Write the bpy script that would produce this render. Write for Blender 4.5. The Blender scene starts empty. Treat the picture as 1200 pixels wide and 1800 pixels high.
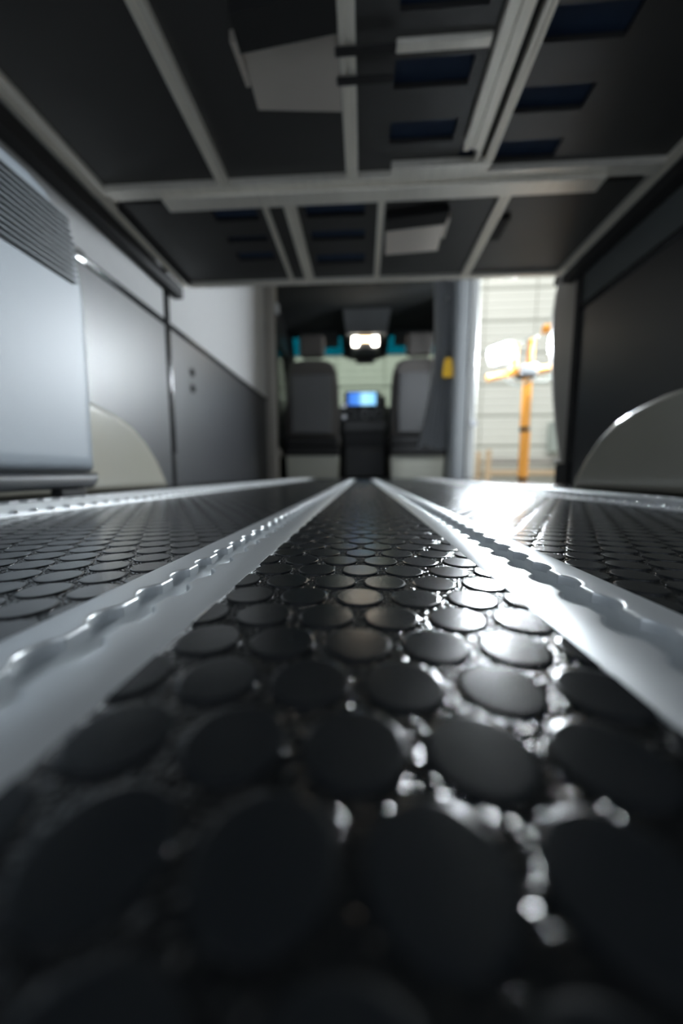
import bpy, bmesh, math, random
from mathutils import Vector, Matrix
random.seed(4)
S = bpy.context.scene
C = S.collection
PI = math.pi

# ------------------------------------------------------------------ camera
cam_d = bpy.data.cameras.new('camera')
cam = bpy.data.objects.new('camera', cam_d); C.objects.link(cam)
cam_d.sensor_fit = 'VERTICAL'; cam_d.sensor_height = 36.0; cam_d.lens = 12.2
cam_d.clip_start = 0.005; cam_d.clip_end = 100
cam.location = (0, 0, 0.05)
cam.rotation_euler = (math.radians(90 - 6.361), 0, math.radians(3.543))
cam_d.dof.use_dof = True; cam_d.dof.focus_distance = 0.19; cam_d.dof.aperture_fstop = 3.0
S.camera = cam

# ------------------------------------------------------------------ world
W = bpy.data.worlds.new('world'); S.world = W; W.use_nodes = True
W.node_tree.nodes['Background'].inputs[0].default_value = (0.80, 0.89, 1.0, 1)
W.node_tree.nodes['Background'].inputs[1].default_value = 1.0

# ------------------------------------------------------------------ exposure
S.view_settings.view_transform = 'Standard'; S.view_settings.look = 'None'
S.view_settings.exposure = 0.0; S.view_settings.gamma = 1.0
S.view_settings.use_curve_mapping = False

# ------------------------------------------------------------------ unseen fill lamps, added to light the workshop wall
def area(name, loc, rot, sx, sy, power, col):
    d = bpy.data.lights.new(name, 'AREA'); d.shape = 'RECTANGLE'; d.size = sx; d.size_y = sy
    d.energy = power; d.color = col
    o = bpy.data.objects.new(name, d); C.objects.link(o); o.location = loc; o.rotation_euler = rot
    return o
area('workshop_fill_lamp', (0.0, 4.6, 6.8), (0, 0, 0), 9.0, 2.5, 420, (1.0, 0.96, 0.86))
area('workshop_fill_lamp', (5.2, 2.0, 6.8), (0, 0, 0), 2.0, 7.0, 90, (1.0, 0.96, 0.86))
FLOOD = 850.0          # radiance of the LED flood heads on the stand

# ------------------------------------------------------------------ materials
def new_mat(name):
    m = bpy.data.materials.new(name); m.use_nodes = True
    nt = m.node_tree
    return m, nt, nt.nodes['Principled BSDF']
def mat(name, col, rough=0.5, metal=0.0, spec=0.5, coat=0.0, vary=0.0, vscale=6.0, bump=0.0, bscale=200.0, bdetail=2.0,
        stretch=None, rvary=0.0):
    m, nt, b = new_mat(name)
    N, L = nt.nodes, nt.links
    b.inputs['Base Color'].default_value = (*col, 1); b.inputs['Roughness'].default_value = rough
    b.inputs['Metallic'].default_value = metal; b.inputs['Specular IOR Level'].default_value = spec
    b.inputs['Coat Weight'].default_value = coat; b.inputs['Coat Roughness'].default_value = 0.08
    tc = N.new('ShaderNodeTexCoord'); mp = N.new('ShaderNodeMapping')
    L.new(tc.outputs['Object'], mp.inputs['Vector'])
    if stretch: mp.inputs['Scale'].default_value = stretch
    if vary or rvary:
        n = N.new('ShaderNodeTexNoise'); n.inputs['Scale'].default_value = vscale; n.inputs['Detail'].default_value = 5
        L.new(mp.outputs['Vector'], n.inputs['Vector'])
        if vary:
            r = N.new('ShaderNodeMapRange'); r.inputs['To Min'].default_value = 1 - vary; r.inputs['To Max'].default_value = 1 + vary
            L.new(n.outputs['Fac'], r.inputs['Value'])
            mx = N.new('ShaderNodeVectorMath'); mx.operation = 'SCALE'; mx.inputs[0].default_value = col
            L.new(r.outputs['Result'], mx.inputs['Scale']); L.new(mx.outputs['Vector'], b.inputs['Base Color'])
        if rvary:
            r2 = N.new('ShaderNodeMapRange'); r2.inputs['To Min'].default_value = rough - rvary; r2.inputs['To Max'].default_value = rough + rvary
            L.new(n.outputs['Fac'], r2.inputs['Value']); L.new(r2.outputs['Result'], b.inputs['Roughness'])
    if bump:
        n2 = N.new('ShaderNodeTexNoise'); n2.inputs['Scale'].default_value = bscale; n2.inputs['Detail'].default_value = bdetail
        L.new(mp.outputs['Vector'], n2.inputs['Vector'])
        bp = N.new('ShaderNodeBump'); bp.inputs['Strength'].default_value = bump; bp.inputs['Distance'].default_value = 0.6 / bscale
        L.new(n2.outputs['Fac'], bp.inputs['Height']); L.new(bp.outputs['Normal'], b.inputs['Normal'])
    return m
def emit(name, col, strength):
    m, nt, b = new_mat(name)
    b.inputs['Base Color'].default_value = (*col, 1)
    b.inputs['Emission Color'].default_value = (*col, 1); b.inputs['Emission Strength'].default_value = strength
    return m
def glass(name, tint):
    m = bpy.data.materials.new(name); m.use_nodes = True; nt = m.node_tree; N, L = nt.nodes, nt.links
    N.remove(N['Principled BSDF'])
    t = N.new('ShaderNodeBsdfTransparent'); t.inputs[0].default_value = (*tint, 1)
    g = N.new('ShaderNodeBsdfGlossy'); g.inputs['Roughness'].default_value = 0.02
    f = N.new('ShaderNodeFresnel'); f.inputs[0].default_value = 1.4
    mx = N.new('ShaderNodeMixShader')
    L.new(f.outputs[0], mx.inputs[0]); L.new(t.outputs[0], mx.inputs[1]); L.new(g.outputs[0], mx.inputs[2])
    L.new(mx.outputs[0], N['Material Output'].inputs[0])
    return m
M = {}
M['rubber_base'] = mat('rubber_base', (0.006, 0.0065, 0.007), 0.08, spec=0.45, bump=0.7, bscale=680, bdetail=0.0, vary=0.2, vscale=40)
M['rubber_disc'] = mat('rubber_disc', (0.009, 0.0105, 0.012), 0.21, spec=0.5, bump=0.08, bscale=1400, rvary=0.05, vscale=60)
M['alu'] = mat('brushed_aluminium', (0.68, 0.705, 0.72), 0.37, metal=0.75, vary=0.03, vscale=20, stretch=(40, 1.5, 40), rvary=0.03)
M['alu_dull'] = mat('mill_aluminium', (0.95, 0.91, 0.82), 0.33, metal=0.4, vary=0.12, vscale=9, stretch=(8, 0.8, 8), rvary=0.08)
M['steel'] = mat('bright_steel', (0.72, 0.72, 0.72), 0.18, metal=1.0, vary=0.05)
M['laminate'] = mat('black_laminate', (0.020, 0.021, 0.025), 0.41, spec=1.0, bump=0.05, bscale=500, rvary=0.03, vscale=4)
M['laminate_bed'] = mat('charcoal_laminate', (0.042, 0.041, 0.041), 0.40, spec=0.5, bump=0.04, bscale=400, rvary=0.04, vscale=4)
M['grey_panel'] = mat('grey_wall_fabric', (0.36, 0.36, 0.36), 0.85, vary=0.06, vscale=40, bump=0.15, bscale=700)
M['shaded_panel'] = mat('shaded_wall_fabric', (0.10, 0.11, 0.11), 0.85, vary=0.06, vscale=40, bump=0.15, bscale=700)  # grey wall fabric with the right wall's shade put into its colour
M['slat'] = mat('dark_vent_slat', (0.13, 0.15, 0.165), 0.35, vary=0.05)
M['rack_tan'] = mat('faded_orange_paint', (0.58, 0.42, 0.26), 0.5, vary=0.06)
M['black_trim'] = mat('black_gloss_trim', (0.012, 0.013, 0.016), 0.16, spec=0.5, vary=0.1)
M['black_matte'] = mat('black_matte', (0.012, 0.012, 0.013), 0.7, vary=0.15, vscale=20)
M['navy'] = mat('navy_fabric', (0.012, 0.030, 0.075), 0.8, vary=0.2, vscale=30, bump=0.2, bscale=600)
M['fridge'] = mat('grey_moulded_plastic', (0.40, 0.445, 0.49), 0.45, spec=0.6, bump=0.05, bscale=500, vary=0.04)
M['fridge_dark'] = mat('charcoal_plastic', (0.03, 0.033, 0.037), 0.45, vary=0.08)
M['paint'] = mat('beige_grey_paint', (0.37, 0.355, 0.30), 0.26, coat=0.8, vary=0.05, vscale=8)
M['white_paint'] = mat('white_paint', (0.8, 0.81, 0.8), 0.25, coat=0.6, vary=0.03)
M['cab_dark'] = mat('dark_cab_plastic', (0.036, 0.037, 0.038), 0.5, vary=0.15, vscale=12, bump=0.1, bscale=600)
M['headliner'] = mat('charcoal_headliner', (0.03, 0.034, 0.036), 0.9, vary=0.12, vscale=30, bump=0.2, bscale=700)
M['console_grey'] = mat('grey_console', (0.13, 0.135, 0.14), 0.5, vary=0.08)
M['seat'] = mat('dark_grey_seat_fabric', (0.085, 0.077, 0.072), 0.8, vary=0.15, vscale=60, bump=0.3, bscale=700)
M['seat_shell'] = mat('grey_seat_shell', (0.10, 0.10, 0.102), 0.42, vary=0.06, bump=0.1, bscale=500)
M['pedestal'] = mat('pale_seat_base', (0.50, 0.50, 0.43), 0.35, vary=0.05)
M['curtain'] = mat('grey_curtain', (0.58, 0.60, 0.63), 0.75, vary=0.1, vscale=40, bump=0.2, bscale=900)
M['pillar_grey'] = mat('grey_pillar_trim', (0.60, 0.63, 0.66), 0.35, vary=0.05)
M['pillar_brown'] = mat('taupe_pillar_trim', (0.36, 0.335, 0.30), 0.45, vary=0.08)
M['orange'] = mat('orange_paint', (0.95, 0.40, 0.06), 0.4, vary=0.06)
M['tag_yellow'] = mat('yellow_tag', (0.95, 0.55, 0.01), 0.5, vary=0.05)
M['shop_wall'] = mat('cream_wall_panel', (0.70, 0.70, 0.64), 0.55, vary=0.04, vscale=3)
M['shop_joint'] = mat('grey_wall_girt', (0.45, 0.46, 0.40), 0.6, vary=0.05)
M['concrete'] = mat('grey_concrete', (0.50, 0.50, 0.48), 0.35, vary=0.15, vscale=2)
M['grey_box'] = mat('grey_green_steel', (0.36, 0.40, 0.37), 0.4, vary=0.05)
M['plate'] = mat('satin_plate', (0.75, 0.68, 0.61), 0.32, metal=0.6, vary=0.06, vscale=4)
M['glass'] = glass('green_tinted_glass', (0.68, 0.73, 0.68))
M['glass_teal'] = glass('teal_sun_band_glass', (0.02, 0.34, 0.42))
M['glass_side'] = glass('side_glass', (0.8, 0.84, 0.74))
M['flood'] = emit('flood_light_lens', (0.86, 0.94, 1.0), FLOOD)
M['dome'] = emit('warm_dome_lens', (1.0, 0.72, 0.42), 9.0)
M['dome_white'] = emit('white_dome_lens', (1.0, 0.92, 0.8), 26.0)

def screen_mat():
    m, nt, b = new_mat('lit_blue_screen'); N, L = nt.nodes, nt.links
    tc = N.new('ShaderNodeTexCoord'); sp = N.new('ShaderNodeSeparateXYZ'); L.new(tc.outputs['Object'], sp.inputs[0])
    r = N.new('ShaderNodeValToRGB'); mr = N.new('ShaderNodeMapRange')
    mr.inputs['From Min'].default_value = -0.16; mr.inputs['From Max'].default_value = 0.16
    L.new(sp.outputs['X'], mr.inputs['Value']); L.new(mr.outputs['Result'], r.inputs['Fac'])
    r.color_ramp.interpolation = 'EASE'
    e = r.color_ramp.elements
    e[0].position = 0.0; e[0].color = (0.03, 0.14, 0.55, 1); e[1].position = 1.0; e[1].color = (0.2, 0.55, 0.95, 1)
    k = e.new(0.3); k.color = (0.05, 0.22, 0.75, 1)
    k = e.new(0.5); k.color = (0.35, 0.72, 1.0, 1)
    L.new(r.outputs['Color'], b.inputs['Emission Color']); b.inputs['Emission Strength'].default_value = 1.5
    b.inputs['Base Color'].default_value = (0.01, 0.01, 0.012, 1); b.inputs['Roughness'].default_value = 0.15
    return m
M['screen'] = screen_mat()

# ------------------------------------------------------------------ mesh helpers
def BM(): return bmesh.new()
def box(bm, x0, x1, y0, y1, z0, z1, bev=0.0, seg=2):
    r = bmesh.ops.create_cube(bm, size=1.0)
    vs = r['verts']
    for v in vs:
        v.co = Vector((x0 + (v.co.x + .5) * (x1 - x0), y0 + (v.co.y + .5) * (y1 - y0), z0 + (v.co.z + .5) * (z1 - z0)))
    if bev:
        es = list({e for v in vs for e in v.link_edges})
        bmesh.ops.bevel(bm, geom=es, offset=bev, segments=seg, affect='EDGES', profile=0.5)
    return bm
def tube(bm, p0, p1, r, n=16, r1=None):
    p0, p1 = Vector(p0), Vector(p1); d = p1 - p0
    q = d.to_track_quat('Z', 'Y').to_matrix().to_4x4()
    bmesh.ops.create_cone(bm, cap_ends=True, segments=n, radius1=r, radius2=r if r1 is None else r1, depth=d.length,
                          matrix=Matrix.Translation((p0 + p1) / 2) @ q)
    return bm
def prism(bm, pts, axis, a0, a1, bev_front=0.0, seg=4, bev_both=False):
    """pts: outline in the two other axes (in x,y,z order); extruded along axis from a0 to a1; bevels the a1 rim"""
    def mk(p, a):
        if axis == 'x': return (a, p[0], p[1])
        if axis == 'y': return (p[0], a, p[1])
        return (p[0], p[1], a)
    A = [bm.verts.new(mk(p, a0)) for p in pts]; B = [bm.verts.new(mk(p, a1)) for p in pts]
    n = len(pts)
    fs = [bm.faces.new(A), bm.faces.new(B)]
    for i in range(n):
        fs.append(bm.faces.new((A[i], A[(i + 1) % n], B[(i + 1) % n], B[i])))
    bmesh.ops.recalc_face_normals(bm, faces=fs)
    if bev_front:
        es = [e for e in fs[1].edges]
        if bev_both: es += [e for e in fs[0].edges]
        bmesh.ops.bevel(bm, geom=es, offset=bev_front, segments=seg, affect='EDGES', profile=0.5)
    return bm
ORG = {}
def obj(name, bm, m, parent=None, kind=None, smooth=35):
    me = bpy.data.meshes.new(name)
    org = Vector((0, 0, 0))
    if parent is not None: org = ORG[parent.name]
    if org.length > 0: bmesh.ops.translate(bm, verts=bm.verts[:], vec=-org)
    bm.to_mesh(me); bm.free()
    return link(name, me, m, parent, kind, smooth)
def link(name, me, m, parent=None, kind=None, smooth=35):
    o = bpy.data.objects.new(name, me); C.objects.link(o)
    if m is not None: me.materials.append(m)
    if smooth:
        me.polygons.foreach_set('use_smooth', [True] * len(me.polygons))
        try: me.set_sharp_from_angle(angle=math.radians(smooth))
        except Exception: pass
    if smooth and kind != 'stuff':
        w = o.modifiers.new('weighted', 'WEIGHTED_NORMAL'); w.keep_sharp = True; w.weight = 80
    if parent is not None: o.parent = parent
    ORG[o.name] = ORG[parent.name] if parent is not None else Vector((0, 0, 0))
    if kind: o['kind'] = kind
    return o
def tag(o, label, cat, group=None):
    o['label'] = label; o['category'] = cat
    if group: o['group'] = group
    return o
def thing(name, label, cat, loc=(0, 0, 0), group=None):
    o = bpy.data.objects.new(name, None); C.objects.link(o); o.location = loc
    o.empty_display_size = 0.05
    ORG[o.name] = Vector(loc)
    return tag(o, label, cat, group)
def structure(name, loc=(0, 0, 0)):
    o = bpy.data.objects.new(name, None); C.objects.link(o); o.location = loc; ORG[o.name] = Vector(loc)
    o['kind'] = 'structure'
    return o
def bx(name, m, parent, *a, bev=0.0, seg=2, kind=None, smooth=35):
    return obj(name, box(BM(), *a, bev=bev, seg=seg), M[m], parent, kind, smooth)

# ================================================================== van floor
TRACK_X = (-0.0814, 0.0867)          # the two flush tracks
OUT_L, OUT_R = -0.443, 0.452         # the two raised side tracks
FY0, FY1 = -0.35, 3.0
bm = BM()
cuts = [-0.86, TRACK_X[0] - 0.018, TRACK_X[0] + 0.018, TRACK_X[1] - 0.018, TRACK_X[1] + 0.018, 0.90]
for a, b in ((0, 1), (2, 3), (4, 5)):
    box(bm, cuts[a], cuts[b], FY0, FY1, -0.02, 0.0)
for cx in TRACK_X:
    box(bm, cx - 0.018, cx + 0.018, FY0, FY1, -0.02, -0.0125)
floor = obj('floor', bm, M['rubber_base'], None, 'structure', 0)
ORG['floor'] = Vector((0, 0, 0))

def disc_mesh(n):
    rings = ((0.0097, -0.0003), (0.0096, 0.00045), (0.0088, 0.00062))
    v, f = [], []
    for r, z in rings:
        for k in range(n):
            a = 2 * PI * k / n; v.append((r * math.cos(a), r * math.sin(a), z))
    for i in range(len(rings) - 1):
        for k in range(n):
            k2 = (k + 1) % n
            f.append((i * n + k, i * n + k2, (i + 1) * n + k2, (i + 1) * n + k))
    f.append(tuple((len(rings) - 1) * n + k for k in range(n)))
    return v, f
P = 0.0224; RY = 0.0194
spots = []
for j in range(-11, 150):
    y = 0.0973 + j * RY
    if y > FY1 - 0.02: break
    for i in range(-42, 43):
        x = -0.0012 + i * P + (P / 2 if j % 2 else 0)
        if x < -0.84 or x > 0.86: continue
        if any(abs(x - t) < 0.0200 for t in TRACK_X): continue
        if abs(x - OUT_L) < 0.035 or abs(x - OUT_R) < 0.035: continue
        if abs(x) > 0.66 and 0.25 < y < 1.2: continue
        spots.append((x, y))
def in_view(x, y):
    return y > 0.032 and abs(x) < 1.0 * y + 0.02
near = sorted([s for s in spots if in_view(*s)], key=lambda s: s[0] ** 2 + s[1] ** 2 + 0.0025)[:300]
nset = set(near)
dv, df = disc_mesh(32)
dme = bpy.data.meshes.new('raised_disc'); dme.from_pydata(dv, [], df); dme.materials.append(M['rubber_disc'])
dme.polygons.foreach_set('use_smooth', [False] * len(dme.polygons))
for x, y in near:
    o = bpy.data.objects.new('raised_disc', dme); C.objects.link(o); o.parent = floor; o.location = (x, y, 0)
lv, lf = [], []
for x, y in spots:
    if (x, y) in nset: continue
    n = 24 if y < 0.7 else 14
    v, f = disc_mesh(n); b0 = len(lv)
    lv += [(a + x, b + y, c) for a, b, c in v]; lf += [tuple(k + b0 for k in q) for q in f]
me = bpy.data.meshes.new('raised_disc_field'); me.from_pydata(lv, [], lf)
link('raised_disc_field', me, M['rubber_disc'], floor, 'stuff', 0)
me.polygons.foreach_set('use_smooth', [False] * len(me.polygons))

# ================================================================== cargo tracks
PITCH = 0.0246
def slot_half(sign, cx, half, top, thick, y_off, y1, edge_drop=0.0017, bevel_w=0.007):
    """one half of a slotted track plate, with round bites and rounded lips"""
    R, w, b = 0.0097, 0.0054, 0.0010
    yc = math.sqrt(R * R - w * w)
    ys = []
    k = math.floor((FY0 + 0.02 - y_off) / PITCH)
    while y_off + k * PITCH < y1 - 0.015:
        c = y_off + k * PITCH
        for t in range(13):
            a = -1 + 2 * t / 12
            yy = yc * math.sin(a * PI / 2) if abs(a) < 1 else yc * a
            ys.append((c + yy, max(w, math.sqrt(max(0, R * R - yy * yy)))))
        k += 1
    ys = [(FY0, w)] + ys + [(y1, w)]
    v, f = [], []
    for yy, x in ys:
        prof = ((half, top - thick), (half, top - edge_drop), (half - bevel_w, top), (x + .0021, top), (x + b, top), (x + b * .29, top - b * .29), (x, top - b), (x, top - thick))
        v += [(cx + sign * px, yy, pz) for px, pz in prof]
    n = 8
    for i in range(len(ys) - 1):
        for j in range(n):
            j2 = (j + 1) % n
            q = (i * n + j, i * n + j2, (i + 1) * n + j2, (i + 1) * n + j)
            f.append(q if sign > 0 else q[::-1])
    e = (len(ys) - 1) * n
    f.append(tuple(range(n))[::-1] if sign > 0 else tuple(range(n)))
    f.append(tuple(e + j for j in range(n)) if sign > 0 else tuple(e + j for j in range(n))[::-1])
    me = bpy.data.meshes.new('slotted_plate'); me.from_pydata(v, [], f); me.validate()
    return me
def cargo_track(cx, label, raised):
    t = thing('cargo_track', label, 'track', (0, 0, 0), 'aluminium cargo tracks along the van floor')
    top = 0.0135 if raised else 0.0024
    half = 0.0225 if raised else 0.0250
    for s in (-1, 1):
        me = slot_half(s, cx, half, top, 0.0045 if not raised else 0.005, 0.0840, FY1, 0.0017 if not raised else 0.0008, 0.007 if not raised else 0.002)
        link('slotted_plate', me, M['alu'], t, None, 55)
    bm = BM()
    if raised:
        s = 1 if cx > 0 else -1
        box(bm, cx - 0.0225, cx - 0.0105, FY0, FY1, 0.0, top - 0.0051); box(bm, cx + 0.0105, cx + 0.0225, FY0, FY1, 0.0, top - 0.0051)
        box(bm, cx - 0.0105, cx + 0.0105, FY0, FY1, 0.0, 0.0025)
        obj('channel', bm, M['alu'], t)
        e0, e1 = cx - s * 0.0228, cx - s * 0.046
        bx('mounting_flange', 'alu', t, min(e0, e1), max(e0, e1), FY0, FY1, 0.0, 0.003, bev=0.0008)
        bm = BM(); bmesh.ops.create_uvsphere(bm, u_segments=12, v_segments=8, radius=0.0052)  # steel beads added to shape the row of glints along the track
        for v in bm.verts: v.co.z = max(v.co.z, -0.0006) * 0.75
        bme = bpy.data.meshes.new('glint_bead'); bm.to_mesh(bme); bm.free(); bme.materials.append(M['steel'])
        bme.polygons.foreach_set('use_smooth', [True] * len(bme.polygons))
        y = 0.06
        while y < 2.9:
            o = bpy.data.objects.new('glint_bead', bme); C.objects.link(o); o.parent = t
            o.location = (cx - s * 0.0345, y, 0.0032); y += 0.0246
    else:
        z0 = -0.0105
        box(bm, cx - 0.0125, cx - 0.0102, FY0, FY1, z0, top - 0.0046); box(bm, cx + 0.0102, cx + 0.0125, FY0, FY1, z0, top - 0.0046)
        box(bm, cx - 0.0125, cx + 0.0125, FY0, FY1, z0 - 0.0015, z0)
        obj('channel', bm, M['alu'], t)
    return t
cargo_track(TRACK_X[0], 'flush slotted aluminium cargo track running left of the centre strip of floor', False)
cargo_track(TRACK_X[1], 'flush slotted aluminium cargo track running right of the centre strip of floor', False)
cargo_track(OUT_L, 'raised aluminium side track passing under the grey fridge', True)
cargo_track(OUT_R, 'raised aluminium side track with small glint beads beside the right wheel well', True)

# ================================================================== van walls
WL, WR = -0.85, 0.87
wl = structure('wall_left')
bx('body_shell', 'cab_dark', wl, -0.93, -0.875, FY0, 3.1, -0.02, 1.95)
for y0, y1 in ((FY0, 1.515), (1.545, 3.08)):
    bx('lower_panel', 'laminate', wl, -0.875, WL, y0, y1, 0.001, 0.682, bev=0.003)
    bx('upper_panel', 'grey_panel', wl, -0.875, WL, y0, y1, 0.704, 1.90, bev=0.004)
def half_round(bm, p0, p1, r, out):
    p0, p1 = Vector(p0), Vector(p1); tube(bm, p0, p1, r, 20)
    return bm
obj('seam_strip', half_round(BM(), (WL - .004, 1.53, 0.14), (WL - .004, 1.53, 0.93), 0.017, 1), M['black_trim'], wl)
obj('seam_strip', half_round(BM(), (WL - .002, FY0, 0.692), (WL - .002, 3.08, 0.692), 0.0135, 1), M['black_trim'], wl)
bx('strip_end_clip', 'steel', wl, WL - .004, WL + .014, 1.035, 1.075, 0.676, 0.708, bev=0.006)
bx('bed_ledger', 'black_matte', wl, WL + .0005, -0.806, FY0, 1.60, 0.822, 0.868, bev=0.003)
for z, w in ((0.546, 'upper'), (0.468, 'lower')):
    s = thing('wall_socket', 'small round black socket on the left wall, the %s of the two' % w, 'socket', (WL, 1.735, z), 'sockets on the left wall')
    obj('rim', tube(BM(), (WL + .0002, 1.735, z), (WL + .006, 1.735, z), 0.021, 24), M['black_matte'], s)
    obj('cap', tube(BM(), (WL + .006, 1.735, z), (WL + .009, 1.735, z), 0.014, 24, 0.012), M['black_trim'], s)

wr = structure('wall_right')
bx('body_shell', 'cab_dark', wr, 0.895, 0.95, FY0, 1.60, -0.02, 1.95)
bx('lower_panel', 'laminate', wr, WR, 0.895, FY0, 1.53, 0.001, 0.700, bev=0.003)
bx('upper_panel', 'shaded_panel', wr, WR, 0.895, FY0, 1.53, 0.724, 1.90, bev=0.004)
obj('seam_strip', half_round(BM(), (WR + .004, FY0, 0.712), (WR + .004, 1.53, 0.712), 0.0135, 1), M['black_trim'], wr)
bx('bed_ledger', 'black_matte', wr, 0.822, WR - .0005, FY0, 1.60, 0.835, 0.868, bev=0.003)
bx('door_header', 'cab_dark', wr, 0.87, 0.95, 1.665, 3.1, 1.76, 1.95)

# rear edge of the sliding door opening: a bulging trim
tr = structure('trim_1')
bm = BM()
prof = [(0.10, 1.648), (0.132, 1.650), (0.264, 1.695), (0.40, 1.731), (0.563, 1.766), (0.70, 1.780), (0.78, 1.782), (0.866, 1.765), (0.92, 1.725), (1.2, 1.68), (1.9, 1.66)]
rows = []
for z, yf in prof:
    row = [(WR, 1.561), (WR - .006, 1.574), (WR - .006, yf - 0.05), (WR, yf - 0.02), (WR + .02, yf), (0.95, yf + 0.005), (0.95, 1.561)]
    rows.append([bm.verts.new((x, y, z)) for x, y in row])
for a, b in zip(rows, rows[1:]):
    for k in range(7): bm.faces.new((a[k], a[(k + 1) % 7], b[(k + 1) % 7], b[k]))
bm.faces.new(rows[0][::-1]); bm.faces.new(rows[-1])
bmesh.ops.recalc_face_normals(bm, faces=bm.faces[:])
obj('pillar_cover', bm, M['pillar_brown'], tr, None, 40)
bx('seal', 'black_matte', tr, WR - .012, WR + .0, 1.532, 1.560, 0.001, 1.85, bev=0.004)
bx('step_block', 'black_matte', tr, WR - .004, 0.95, 1.562, 1.645, 0.001, 0.096, bev=0.006)
bx('scuff_clip', 'steel', tr, WR - .012, WR + .05, 1.60, 1.665, 0.0985, 0.110, bev=0.003)
s = obj('latch_knob', tube(BM(), (0.855, 1.71, 0.905), (0.90, 1.71, 0.905), 0.022, 24), M['steel'], tr)

# front jamb of the sliding door, grey pillar plus white painted edge
t2 = structure('trim_2')
bm = BM()
pts = [(0.725, 2.99), (0.735, 2.955), (0.765, 2.93), (0.815, 2.93), (0.833, 2.96), (0.833, 3.10), (0.725, 3.10)]
prism(bm, pts, 'z', 0.001, 1.90)
obj('pillar_cover', bm, M['pillar_grey'], t2, None, 50)
bx('painted_jamb', 'white_paint', t2, 0.836, 0.905, 2.94, 3.06, 0.001, 1.72, bev=0.012, seg=3)
obj('striker', tube(BM(), (0.885, 2.915, 0.45), (0.885, 2.939, 0.45), 0.026, 20), M['steel'], t2)
bx('door_seal', 'black_matte', t2, 0.8332, 0.8358, 2.945, 3.05, 0.001, 1.72)
# left cab pillar
t3 = structure('trim_3')
bm = BM()
prism(bm, [(-0.85, 3.082), (-0.80, 3.075), (-0.765, 3.10), (-0.765, 3.18), (-0.85, 3.2)], 'z', 0.001, 1.90)
obj('pillar_cover', bm, M['pillar_brown'], t3, None, 50)
obj('belt_bracket', box(BM(), -0.764, -0.735, 3.10, 3.15, 0.20, 0.27, bev=0.008), M['pillar_brown'], t3)
bx('belt_strap', 'black_matte', t3, -0.762, -0.757, 3.11, 3.155, 0.27, 1.45)
obj('belt_guide', box(BM(), -0.764, -0.735, 3.105, 3.16, 1.42, 1.50, bev=0.01), M['pillar_grey'], t3)

# roof and bulkhead header
ce = structure('ceiling')
bx('roof_skin', 'headliner', ce, -0.93, 0.95, FY0, 3.0, 1.95, 1.98)
bx('bulkhead_header', 'headliner', ce, -0.84, 0.86, 3.0, 3.12, 1.655, 1.95, bev=0.02)
bx('header_lit_edge', 'pillar_brown', ce, -0.84, 0.86, 2.985, 3.0, 1.65, 1.68, bev=0.004)  # taupe strip puts the header's lit lower edge into colour
bm = BM()
prism(bm, [(3.12, 1.66), (3.7, 1.66), (4.05, 1.56), (4.05, 1.64), (3.7, 1.74), (3.12, 1.74)], 'x', -0.86, 0.88)
obj('cab_headliner', bm, M['headliner'], ce, None, 30)

# ================================================================== wheel wells
def wheel_well(side, label):
    s = -1 if side == 'left' else 1
    t = thing('wheel_well', label, 'wheel well', (s * 0.76, 0.76, 0))
    top = [(1.18, 0.0015), (1.155, 0.045), (1.115, 0.10), (1.06, 0.155), (1.0, 0.192), (0.93, 0.216), (0.85, 0.231), (0.77, 0.236), (0.69, 0.231), (0.61, 0.216), (0.54, 0.192), (0.48, 0.155), (0.425, 0.10), (0.385, 0.045), (0.36, 0.0015)]
    wx = WL + .0005 if s < 0 else WR - .0005
    bm = BM(); prism(bm, top, 'x', wx, s * 0.672, bev_front=0.022, seg=5)
    obj('arch_cover', bm, M['paint'], t, None, 40)
    bm = BM()
    n = len(top)
    inner = [(0.77 + (y - 0.77) * 1.012, z * 1.02 if z > .002 else z) for y, z in top]
    vs = []
    for (y, z) in inner:
        vs.append([bm.verts.new((wx - s * 0.0005, y, z)), bm.verts.new((wx - s * 0.02, y, z)), bm.verts.new((wx - s * 0.02, y, max(z - .01, 0.0012))), bm.verts.new((wx - s * 0.0005, y, max(z - .01, 0.0012)))])
    for a, b in zip(vs, vs[1:]):
        for k in range(4): bm.faces.new((a[k], a[(k + 1) % 4], b[(k + 1) % 4], b[k]))
    bm.faces.new(vs[0]); bm.faces.new(vs[-1][::-1]); bmesh.ops.recalc_face_normals(bm, faces=bm.faces[:])
    obj('sealing_lip', bm, M['paint'], t, None, 30)
wheel_well('left', 'glossy beige-grey wheel well bulging from the wall behind the grey fridge')
wheel_well('right', 'shaded beige-grey wheel well bulging from the right black wall')

# ================================================================== bed platform overhead
bed = thing('bed_platform', 'black panelled bed platform on aluminium rails spanning the van overhead', 'bed platform', (0, 0.7, 0.88))
Z = 0.88
def panel(x0, x1, y0, y1, slots=None, sx=None):
    bm = BM()
    if not slots: box(bm, x0, x1, y0, y1, Z, Z + 0.012)
    else:
        a, b = sx
        if a > x0: box(bm, x0, a, y0, y1, Z, Z + 0.012)
        if b < x1: box(bm, b, x1, y0, y1, Z, Z + 0.012)
        cur = y0
        for s0, s1 in slots:
            box(bm, a, b, cur, s0, Z, Z + 0.012); cur = s1
        box(bm, a, b, cur, y1, Z, Z + 0.012)
    return obj('panel', bm, M['laminate_bed'], bed, None, 0)
Y0 = -0.25
panel(-0.755, -0.417, Y0, 1.06)
panel(-0.385, -0.052, Y0, 1.06)
panel(-0.020, 0.245, Y0, 1.06, [(a, a + 0.055) for a in (0.292, 0.420, 0.547, 0.675, 0.803, 0.930)], (0.060, 0.219))
panel(0.334, 0.79, Y0, 1.06, [(a, a + 0.056) for a in (0.354, 0.483, 0.611, 0.738, 0.871, 0.995)], (0.336, 0.494))
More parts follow.
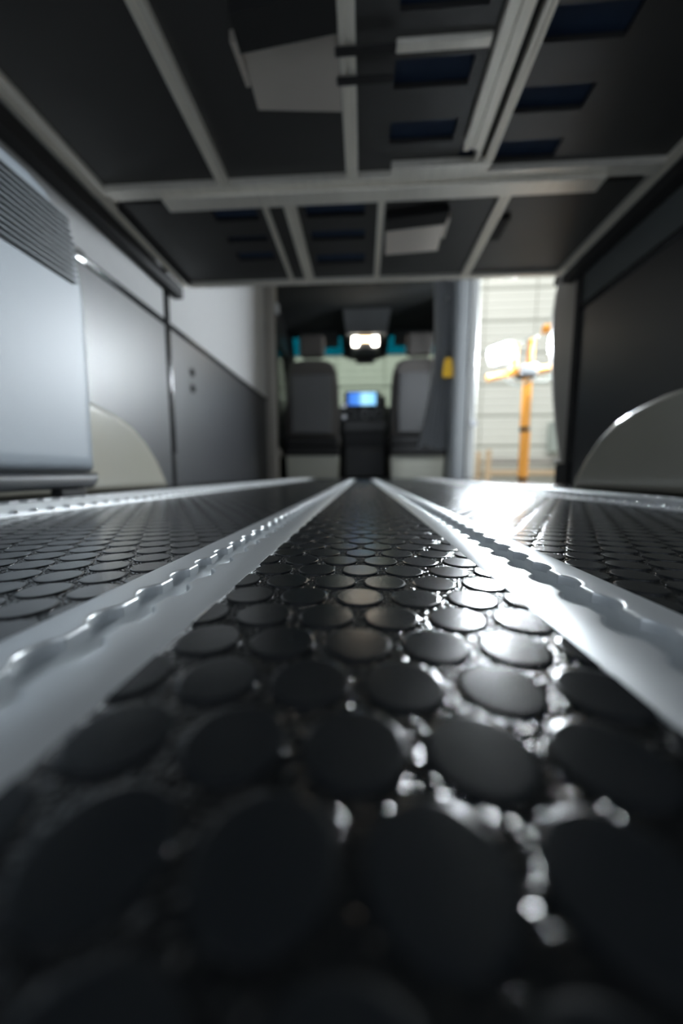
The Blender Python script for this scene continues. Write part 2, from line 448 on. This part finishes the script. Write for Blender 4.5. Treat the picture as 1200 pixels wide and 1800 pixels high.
panel(-0.755, -0.318, 1.135, 1.575, [(1.165, 1.225), (1.30, 1.33), (1.39, 1.44)], (-0.49, -0.345))
panel(-0.213, 0.040, 1.135, 1.575, [(1.165, 1.225), (1.29, 1.34), (1.42, 1.48)], (-0.19, 0.0))
panel(0.062, 0.400, 1.135, 1.575)
panel(0.435, 0.79, 1.135, 1.575)
panel(-0.302, -0.252, 1.135, 1.575)
def rail(name, x0, x1, y0, y1, z0, z1, m='alu_dull', bev=0.002):
    bm = BM()
    # a profile with a shallow groove along its underside
    w = x1 - x0
    if w > 0.018:
        pts = [(x0, z1), (x0, z0), (x0 + w * .36, z0), (x0 + w * .40, z0 + .005), (x0 + w * .60, z0 + .005), (x0 + w * .64, z0), (x1, z0), (x1, z1)]
    else:
        pts = [(x0, z1), (x0, z0), (x1, z0), (x1, z1)]
    prism(bm, pts, 'y', y0, y1)
    return obj(name, bm, M[m], bed, None, 0)
rail('joist', -0.417, -0.385, Y0, 1.06, Z - 0.018, Z + 0.012)
rail('joist', -0.052, -0.020, Y0, 1.06, Z - 0.018, Z + 0.012)
rail('joist', 0.247, 0.285, Y0, 0.99, Z - 0.020, Z + 0.012)
rail('joist', 0.287, 0.297, Y0, 1.05, Z - 0.012, Z + 0.012)
rail('joist', 0.313, 0.332, Y0, 1.05, Z - 0.018, Z + 0.012)
bx('joist_gap_liner', 'black_matte', bed, 0.297, 0.313, Y0, 1.05, Z + .002, Z + 0.012)
for a, b in ((-0.318, -0.302), (-0.252, -0.214), (0.040, 0.062), (0.402, 0.433)):
    rail('joist', a, b, 1.135, 1.575, Z - 0.012, Z + 0.012)
rail('side_rail', -0.803, -0.757, Y0, 1.085, Z - 0.012, Z + 0.02)
rail('side_rail', -0.803, -0.773, 1.086, 1.60, Z - 0.010, Z + 0.02)
bx('rail_liner', 'black_matte', bed, -0.772, -0.757, 1.14, 1.575, Z - .012, Z + 0.012)
rail('side_rail', 0.792, 0.820, Y0, 1.60, Z - 0.012, Z + 0.02)
bx('cross_beam', 'alu_dull', bed, -0.756, 0.791, 1.060, 1.100, Z - 0.016, Z + 0.012, bev=0.002)
bx('splice_plate', 'alu_dull', bed, -0.60, 0.66, 1.085, 1.135, Z - 0.028, Z - 0.0165, bev=0.002)
bx('splice_plate', 'alu_dull', bed, 0.07, 0.325, 1.030, 1.0595, Z - 0.02, Z - 0.0005, bev=0.002)
bx('end_rail', 'alu_dull', bed, -0.772, 0.791, 1.576, 1.602, Z - 0.014, Z + 0.015, bev=0.003)
bx('stop_block', 'black_matte', bed, 0.43, 0.472, 1.25, 1.36, Z - 0.012, Z - 0.0002, bev=0.005)
for y in (0.755, 0.806):
    bx('strap', 'black_matte', bed, -0.06, 0.058, y, y + 0.015, Z - 0.024, Z - 0.019, bev=0.002)
bx('strap_tube', 'alu_dull', bed, 0.058, 0.240, 0.765, 0.785, Z - 0.01, Z - 0.0002, bev=0.003)
def bracket(x0, x1, ya, yb, lip, dark_w):
    b = bpy.data.objects.new('mounting_bracket', None); C.objects.link(b); b.parent = bed
    ORG[b.name] = ORG[bed.name]
    bm = BM()
    (y00, y01), (y10, y11) = ya, yb        # front/back edge at x0 and x1
    lo, hi = Z - 0.030, Z - 0.006
    vs = [bm.verts.new(p) for p in ((x0, y00, hi), (x1, y10, hi), (x1, y11, lo), (x0 + .006, y01, lo),
                                    (x0, y00, hi + .003), (x1, y10, hi + .003), (x1, y11, lo + .003), (x0 + .006, y01, lo + .003))]
    for q in ((0, 1, 2, 3), (7, 6, 5, 4), (0, 4, 5, 1), (1, 5, 6, 2), (2, 6, 7, 3), (3, 7, 4, 0)): bm.faces.new([vs[k] for k in q])
    bmesh.ops.recalc_face_normals(bm, faces=bm.faces[:])
    obj('plate', bm, M['plate'], b, None, 0)
    bm = BM(); prism(bm, [(x0, y00 - .001), (x1, y10 - .001), (x1, y10 - dark_w), (x0, y00 - dark_w)], 'z', Z - 0.022, Z - 0.0002)
    obj('recess_block', bm, M['black_matte'], b, None, 0)  # solid black block standing in for the bracket's dark recess
    lx = x0 - 0.006 if lip < 0 else x1 + 0.006
    y_a, y_b = (y00, y01) if lip < 0 else (y10, y11)
    bm = BM(); prism(bm, [(lx - .008, y_a - 0.02), (lx + .005, y_a - 0.02), (lx + .007, (y_a + y_b) / 2 + .01), (lx - .002, (y_a + y_b) / 2 + .012)], 'z', Z - 0.02, Z - 0.0002)
    obj('side_lip', bm, M['plate'], b, None, 0)
bracket(-0.243, -0.053, (0.755, 0.850), (0.735, 0.865), -1, 0.06)
bracket(0.070, 0.262, (1.272, 1.385), (1.250, 1.37), 1, 0.055)
mt = tag(bx('mattress', 'navy', None, -0.74, 0.78, Y0, 1.57, Z + 0.0122, Z + 0.13, bev=0.03, seg=3), 'navy mattress lying on the bed platform, showing through its slots', 'mattress')

# ================================================================== grey fridge / moulded appliance
fr = thing('portable_fridge', 'grey moulded portable fridge with ribbed vent by the left wall', 'fridge', (-0.56, 0.2, 0.024))
outline = [(-0.16, 0.052), (0.585, 0.052), (0.588, 0.20), (0.589, 0.33), (0.586, 0.365), (0.578, 0.40), (0.565, 0.43), (0.548, 0.452), (0.528, 0.466), (0.50, 0.472), (-0.16, 0.472)]
bm = BM(); prism(bm, outline, 'x', -0.662, -0.458, bev_front=0.027, seg=7)
obj('body', bm, M['fridge'], fr, None, 40)
bm = BM(); prism(bm, [(-0.155, 0.025), (0.572, 0.025), (0.585, 0.035), (0.586, 0.0515), (-0.155, 0.0515)], 'x', -0.660, -0.459, bev_front=0.010, seg=3)
obj('base', bm, M['fridge_dark'], fr, None, 40)
bx('vent_recess', 'fridge_dark', fr, -0.4579, -0.4560, -0.14, 0.556, 0.345, 0.440, bev=0.0006)
for k in range(12):
    z = 0.3475 + k * 0.0079
    y1 = 0.560 - max(0, (z - 0.40)) * 0.35
    bx('slat', 'slat', fr, -0.4562, -0.4510, -0.14, y1, z, z + 0.0042, bev=0.0012, seg=2)
for y in (0.50, -0.10):
    bx('foot', 'black_matte', fr, -0.475, -0.4555, y, y + 0.048, 0.0137, 0.0249, bev=0.002)
    bx('foot', 'black_matte', fr, -0.655, -0.615, y, y + 0.048, 0.0014, 0.0249, bev=0.002)

# ================================================================== cab seats
def seat(cx, name, label, brown):
    Yb = 3.32
    t = thing(name, label, 'seat', (cx, Yb + 0.15, 0))
    w = 0.245
    # pedestal, tapering metal box
    bm = BM(); prism(bm, [(cx - 0.235, 0.002), (cx + 0.235, 0.002), (cx + 0.245, 0.215), (cx - 0.245, 0.215)], 'y', Yb - 0.02, Yb + 0.40, bev_front=0.01, seg=2)
    obj('pedestal', bm, M['pedestal'], t, None, 30)
    bx('swivel_base', 'black_matte', t, cx - 0.255, cx + 0.255, Yb - 0.04, Yb + 0.46, 0.2152, 0.30, bev=0.02, seg=3)
    bx('seat_cushion', 'seat', t, cx - 0.25, cx + 0.25, Yb + 0.05, Yb + 0.55, 0.3005, 0.45, bev=0.04, seg=4)
    bx('rear_skirt', 'black_matte', t, cx - 0.25, cx + 0.25, Yb - 0.035, Yb + 0.045, 0.302, 0.385, bev=0.02, seg=3)
    # backrest shell with shoulders that narrow at the top
    prof = [(-0.245, 0.39), (0.245, 0.39), (0.255, 0.60), (0.25, 0.85), (0.235, 0.98), (0.205, 1.06), (0.15, 1.09), (0.06, 1.105), (-0.06, 1.105), (-0.15, 1.09), (-0.205, 1.06), (-0.235, 0.98), (-0.25, 0.85), (-0.255, 0.60)]
    bm = BM(); prism(bm, [(cx + x, z) for x, z in prof][::-1], 'y', Yb + 0.13, Yb - 0.0, bev_front=0.04, seg=4, bev_both=True)
    obj('backrest', bm, M['seat'], t, None, 60)
    p2 = [(-0.185, 0.42), (0.185, 0.42), (0.195, 0.60), (0.19, 0.93), (0.17, 0.965), (-0.17, 0.965), (-0.19, 0.93), (-0.195, 0.60)]
    bm = BM(); prism(bm, [(cx + x, z) for x, z in p2][::-1], 'y', Yb - 0.0005, Yb - 0.022, bev_front=0.016, seg=3)
    obj('back_shell', bm, M['seat_shell'], t, None, 50)
    for s in (-1, 1):
        obj('headrest_post', tube(BM(), (cx + s * 0.06, Yb + 0.06, 1.08), (cx + s * 0.06, Yb + 0.06, 1.16), 0.008, 12), M['steel'], t)
    bm = BM(); box(bm, cx - 0.12, cx + 0.12, Yb + 0.005, Yb + 0.115, 1.125, 1.33, bev=0.042, seg=5)
    obj('headrest', bm, M['seat'], t, None, 60)
    return t
seat(-0.485, 'cab_seat', 'dark grey cab seat on a pale base, its backrest clear of the curtain', True)
seat(0.505, 'cab_seat', 'dark grey cab seat on a pale base partly covered by the curtain', False)

# ================================================================== dashboard and cab
cabf = structure('trim_4')
bx('cab_floor', 'cab_dark', cabf, -0.86, 0.88, 3.001, 4.3, -0.03, -0.001)
da = thing('dashboard', 'black dashboard with raised centre stack below the windscreen', 'dashboard', (0, 4.1, 0))
bm = BM(); prism(bm, [(4.0, 0.40), (3.92, 0.52), (3.93, 0.70), (4.02, 0.79), (4.30, 0.81), (4.30, 0.40)], 'x', -0.80, 0.84, bev_front=0.02, bev_both=True)
obj('dash_body', bm, M['cab_dark'], da, None, 40)
bm = BM(); prism(bm, [(3.84, 0.30), (3.80, 0.55), (3.86, 0.75), (3.98, 0.90), (4.12, 0.90), (4.15, 0.30)], 'x', -0.215, 0.245, bev_front=0.02, bev_both=True)
obj('centre_stack', bm, M['cab_dark'], da, None, 40)
bx('lower_console', 'cab_dark', da, -0.20, 0.23, 3.62, 3.90, 0.001, 0.32, bev=0.03, seg=3)
for x in (-0.14, 0.0, 0.14):
    v = obj('air_vent', tube(BM(), (x + .015, 3.845, 0.70), (x + .015, 3.78, 0.68), 0.052, 24, 0.048), M['steel'], da)
    obj('vent_core', tube(BM(), (x + .015, 3.785, 0.681), (x + .015, 3.776, 0.678), 0.038, 24), M['black_matte'], v)
bm = BM(); prism(bm, [(-0.21, 0.50), (0.24, 0.50), (0.24, 0.60), (-0.21, 0.60)], 'y', 3.84, 3.775, bev_front=0.01)
obj('switch_bank', bm, M['seat_shell'], da, None, 30)
for x, z in ((-0.20, 0.645), (-0.20, 0.76)):
    obj('chrome_knob', tube(BM(), (x - .01, 3.85, z), (x - .01, 3.775, z), 0.026, 16), M['steel'], da)
bx('screen_bezel', 'black_trim', da, -0.205, 0.18, 3.805, 3.835, 0.755, 0.915, bev=0.008)
o = bx('touch_screen', 'screen', da, -0.165, 0.130, 3.8015, 3.8049, 0.772, 0.900)
o['label'] = 'lit blue touch screen'
# steering wheel ahead of the driver
st = thing('steering_wheel', 'black steering wheel hidden mostly behind the driver seat', 'steering wheel', (-0.48, 3.86, 0.72))
bm = BM(); n, k = 40, 10
ring = []
rotm = Matrix.Rotation(math.radians(62), 3, 'X')
for i in range(n):
    a = 2 * PI * i / n; row = []
    for j in range(k):
        b = 2 * PI * j / k; r = 0.19 + 0.016 * math.cos(b)
        p = rotm @ Vector((r * math.cos(a), r * math.sin(a), 0.016 * math.sin(b)))
        row.append(bm.verts.new(p + Vector((-0.48, 3.66, 0.78))))
    ring.append(row)
for i in range(n):
    for j in range(k): bm.faces.new((ring[i][j], ring[(i + 1) % n][j], ring[(i + 1) % n][(j + 1) % k], ring[i][(j + 1) % k]))
obj('rim', bm, M['cab_dark'], st, None, 60)
obj('hub', tube(BM(), (-0.48, 3.65, 0.775), (-0.48, 3.77, 0.71), 0.065, 24), M['cab_dark'], st)
for dx, dz in ((-0.17, 0.0), (0.17, 0.0), (0.0, -0.155)):
    obj('spoke', tube(BM(), (-0.48, 3.665, 0.77), (-0.48 + dx, 3.66 + (-.08 if dz else 0), 0.78 + dz), 0.012, 10), M['cab_dark'], st)

# windscreen
w1 = structure('window_1')
def wy(z): return 4.42 - (z - 0.80) * 0.50
def pane(z0, z1):
    bm = BM(); prism(bm, [(wy(z0), z0), (wy(z1), z1), (wy(z1) + .006, z1), (wy(z0) + .006, z0)], 'x', -0.80, 0.84); return bm
obj('pane', pane(0.80, 1.385), M['glass'], w1, None, 0)
obj('sun_band', pane(1.386, 1.60), M['glass_teal'], w1, None, 0)
for s, x in ((-1, -0.80), (1, 0.84)):
    bm = BM(); prism(bm, [(wy(0.6) - .04, 0.6), (wy(1.62) - .04, 1.62), (wy(1.62) + .04, 1.62), (wy(0.6) + .06, 0.6)], 'x', x, x + s * 0.09)
    obj('frame', bm, M['cab_dark'], w1, None, 0)
bx('cowl', 'cab_dark', w1, -0.86, 0.9, 4.31, 4.50, -0.1, 0.80)
# cab side doors and windows
for nm, wn, s, x0, x1 in (('door_1', 'window_2', -1, -0.90, -0.84), ('door_2', 'window_3', 1, 0.86, 0.92)):
    d = structure(nm)
    bx('door_panel', 'cab_dark', d, x0, x1, 3.21, 4.30, -0.1, 0.80)
    bx('door_frame', 'cab_dark', d, x0, x1, 3.21, 4.06, 1.34, 1.75)
    bx('door_frame', 'cab_dark', d, x0, x1, 3.21, 3.24, 0.80, 1.34)
    bx('door_frame', 'cab_dark', d, x0, x1, 4.16, 4.30, 0.80, 1.34)
    wi = structure(wn)
    bx('pane', 'glass_side', wi, (x0 + x1) / 2 - .003, (x0 + x1) / 2 + .003, 3.241, 4.159, 0.801, 1.339)
# overhead console with dome lamp
oc = thing('overhead_console', 'grey overhead console with a lit warm dome lamp above the windscreen', 'console', (0.04, 3.75, 1.6))
bm = BM(); prism(bm, [(-0.17, 1.42), (0.22, 1.42), (0.26, 1.655), (-0.21, 1.655)], 'y', 3.60, 3.86, bev_front=0.01)
obj('housing', bm, M['console_grey'], oc, None, 30)
bx('lamp_tray', 'console_grey', oc, -0.125, 0.150, 3.63, 3.85, 1.285, 1.4198, bev=0.015)
bx('lamp_lens', 'dome', oc, -0.055, 0.080, 3.618, 3.6295, 1.352, 1.395, bev=0.003)
bx('lamp_bulb', 'dome_white', oc, -0.112, -0.058, 3.612, 3.6295, 1.312, 1.395, bev=0.004)
bx('lamp_bulb', 'dome_white', oc, 0.083, 0.137, 3.612, 3.6295, 1.312, 1.395, bev=0.004)
mi = thing('rear_view_mirror', 'black rear view mirror hanging below the dome lamp', 'mirror', (0.015, 3.95, 1.4))
obj('stem', tube(BM(), (0.015, 4.0, 1.38), (0.015, 3.92, 1.30), 0.035, 16), M['black_matte'], mi)
bx('mirror_head', 'black_matte', mi, -0.085, 0.110, 3.90, 3.925, 1.225, 1.30, bev=0.012, seg=3)
bm = BM(); prism(bm, [(-0.25, 1.55), (0.28, 1.55), (0.25, 1.34), (0.10, 1.30), (-0.08, 1.30), (-0.23, 1.34)], 'y', 3.98, 4.06)
obj('sensor_cover', bm, M['black_matte'], mi, None, 0)
for x0, x1, w in ((-0.70, -0.27, 'left, above the driver seat'), (0.32, 0.76, 'right, above the passenger seat')):
    v = thing('sun_visor', 'dark grey sun visor folded up on the %s' % w, 'sun visor', ((x0 + x1) / 2, 3.9, 1.55), 'sun visors')
    bx('flap', 'headliner', v, x0, x1, 3.88, 3.93, 1.405, 1.56, bev=0.015, seg=3)
    obj('hinge_rod', tube(BM(), (x0 + .02, 3.935, 1.545), (x1 - .02, 3.935, 1.545), 0.007, 10), M['console_grey'], v)

# curtain on the right of the bulkhead
cu = thing('curtain', 'dark grey curtain gathered beside the right cab pillar', 'curtain', (0.70, 3.05, 1.6))
bm = BM(); nu, nv = 64, 30
grid = []
for j in range(nv + 1):
    v = j / nv; z = 1.63 - v * 1.36; row = []
    xl = 0.565 + 0.02 * math.sin(v * 3) - 0.10 * max(0, (v - 0.42) / 0.58) ** 1.3
    xr = 0.715 + 0.012 * math.sin(v * 5)
    for i in range(nu + 1):
        u = i / nu
        x = xl + (xr - xl) * u
        y = 3.06 + (0.020 + 0.014 * v) * math.sin(u * PI * 11 + 0.8 * math.sin(v * 2.5)) + 0.01 * math.sin(u * 23 + v * 4)
        row.append(bm.verts.new((x, y, z + 0.02 * v * math.sin(u * 6))))
    grid.append(row)
for j in range(nv):
    for i in range(nu): bm.faces.new((grid[j][i], grid[j][i + 1], grid[j + 1][i + 1], grid[j + 1][i]))
r = bmesh.ops.solidify(bm, geom=bm.faces[:], thickness=0.002)
obj('cloth', bm, M['curtain'], cu, None, 60)
obj('curtain_rod', tube(BM(), (-0.70, 3.06, 1.642), (0.72, 3.06, 1.642), 0.008, 12), M['black_matte'], cu)
obj('snap', tube(BM(), (0.665, 3.01, 1.45), (0.665, 3.03, 1.45), 0.022, 16), M['steel'], cu)
yt = thing('warning_tag', 'yellow tag hanging on the grey curtain by the right pillar', 'tag', (0.685, 2.99, 0.9))
bm = BM(); prism(bm, [(0.64, 0.83), (0.73, 0.83), (0.722, 0.92), (0.71, 0.98), (0.66, 0.98), (0.648, 0.92)], 'y', 2.985, 2.990)
obj('card', bm, M['tag_yellow'], yt, None, 0)
obj('loop', tube(BM(), (0.685, 2.9875, 0.9801), (0.685, 3.02, 1.04), 0.003, 8), M['black_matte'], yt)

# ================================================================== workshop outside
G = -0.70
gr = bx('ground', 'concrete', None, -9, 9, -6, 9.2, G - 0.1, G, kind='structure')
wf = structure('wall_front')
bx('backing', 'shop_joint', wf, -6, 7, 8.06, 8.2, G, 6.0)
pw, ph = 1.06, 0.66
for r in range(10):
    for c in range(12):
        x = -5.9 + c * pw; z = G + 0.02 + r * ph
        bm = BM(); n = 4
        pts = [(8.06, z + 0.02), (8.03, z + 0.02)]
        for q in range(n):
            a = z + 0.02 + (ph - 0.045) * q / n; b = z + 0.02 + (ph - 0.045) * (q + 1) / n
            pts += [(8.03, a + .02), (8.018, a + .035), (8.018, b - .03), (8.03, b - .015)]
        pts += [(8.03, z + ph - 0.02), (8.06, z + ph - 0.02)]
        prism(bm, pts, 'x', x + 0.012, x + pw - 0.012)
        obj('wall_panel', bm, M['shop_wall'], wf, None, 0)
wr2 = structure('wall_far_right')
bx('backing', 'shop_wall', wr2, 6.8, 7.0, -6, 8.05, G, 6.0)

# LED work lights on an orange stand, just outside the sliding door
sx, sy = 1.352, 3.07
ws = thing('work_light_stand', 'orange work light stand with crossbar outside the sliding door', 'work light', (sx, sy, G))
obj('mast', tube(BM(), (sx, sy, 0.432), (sx, sy, 0.837), 0.036, 20), M['orange'], ws)
obj('lower_mast', tube(BM(), (sx + .008, sy, 0.015), (sx + .008, sy, 0.399), 0.039, 20), M['orange'], ws)
obj('foot_mast', tube(BM(), (sx + .008, sy, G + 0.001), (sx + .008, sy, -0.021), 0.044, 20), M['orange'], ws)
obj('collar', tube(BM(), (sx, sy, 0.398), (sx, sy, 0.433), 0.038, 20), M['black_matte'], ws)
obj('collar', tube(BM(), (sx + .008, sy, -0.022), (sx + .008, sy, 0.016), 0.038, 20), M['black_matte'], ws)
obj('hub', box(BM(), sx - 0.076, sx + 0.062, sy - 0.05, sy + 0.05, 0.850, 0.934, bev=0.016, seg=3), M['alu'], ws)
obj('hub_plate', box(BM(), sx - 0.086, sx + 0.052, sy - 0.055, sy + 0.045, 0.832, 0.851, bev=0.005), M['black_matte'], ws)
for a in range(3):
    an = a * 2 * PI / 3 + 0.4
    obj('leg', tube(BM(), (sx, sy, G + 0.28), (sx + 0.38 * math.cos(an), sy + 0.38 * math.sin(an), G + 0.024), 0.02, 12), M['orange'], ws)
obj('crossbar', tube(BM(), (1.026, sy, 0.837), (1.285, sy, 0.885), 0.026, 16), M['orange'], ws)
obj('crossbar', tube(BM(), (1.407, sy, 0.889), (1.575, sy, 0.919), 0.028, 16), M['orange'], ws)
for x, h in ((1.248, 1.107), (1.375, 1.147)):
    obj('upright', tube(BM(), (x, sy + 0.02, 0.885), (x, sy + 0.02, h), 0.023, 16), M['orange'], ws)
obj('top_bar', tube(BM(), (1.200, sy + 0.02, 1.102), (1.422, sy + 0.02, 1.168), 0.010, 12), M['grey_box'], ws)
def flood(cx, cz, w, h, yaw, roll):
    e = bpy.data.objects.new('flood_head', None); C.objects.link(e); e.parent = ws
    e.location = Vector((cx, sy - 0.065, cz)) - ORG[ws.name]; e.rotation_euler = (math.radians(10), math.radians(roll), math.radians(yaw))
    ORG[e.name] = Vector((0, 0, 0))
    obj('housing', box(BM(), -w / 2 - .012, w / 2 + .012, 0.0, 0.04, -h / 2 - .012, h / 2 + .012, bev=0.012, seg=2), M['grey_box'], e)
    bm = BM(); box(bm, -w / 2, w / 2, -0.008, -0.0005, -h / 2, h / 2)
    es = [q for q in bm.edges if abs(q.verts[0].co.y - q.verts[1].co.y) > 0.005]
    bmesh.ops.bevel(bm, geom=es, offset=min(w, h) * 0.28, segments=6, affect='EDGES')
    obj('lens', bm, M['flood'], e)
    obj('yoke', tube(BM(), (w * .3, 0.03, -h / 2 - .01), (w * .3, 0.03, -h / 2 - 0.08), 0.008, 10), M['grey_box'], e)
flood(1.102, 1.013, 0.180, 0.125, -34, -8)
flood(1.548, 1.085, 0.115, 0.165, -20, 0)
obj('cap', box(BM(), 1.455, 1.56, sy - .015, sy + .04, 1.190, 1.255, bev=0.012), M['orange'], ws)
# cable drooping below the crossbar
bm = BM()
prev = None
for i in range(15):
    u = i / 14; p = (1.14 + 0.42 * u, sy - 0.05, 0.835 + 0.05 * u - 0.14 * math.sin(u * PI) * (0.7 + 0.3 * math.sin(u * 9)))
    if prev: tube(bm, prev, p, 0.006, 8)
    prev = p
obj('cable', bm, M['grey_box'], ws)

rk = thing('pallet_rack', 'low orange and rust pallet rack along the far workshop wall', 'rack', (3.3, 7.5, G))
for x in (2.50, 4.6):
    for y in (7.2, 7.8):
        bx('post', 'rack_tan', rk, x - .04, x + .04, y - .04, y + .04, G + .001, 0.52)
for z in (0.02, 0.26):
    for y in (7.2, 7.8):
        bx('beam', 'pillar_brown' if z > .1 else 'rack_tan', rk, 2.541, 4.559, y - .03, y + .03, z, z + 0.09)
    bx('shelf_board', 'pedestal', rk, 2.545, 4.555, 7.232, 7.768, z + 0.02, z + 0.07)
eb = thing('electrical_cabinet', 'grey-green steel cabinet on the workshop wall right of the orange stand', 'cabinet', (4.3, 7.9, 0.8))
bx('body', 'grey_box', eb, 4.02, 4.55, 7.80, 8.016, 0.50, 1.15, bev=0.01)
bx('door', 'grey_box', eb, 4.04, 4.53, 7.785, 7.7995, 0.52, 1.13, bev=0.006)
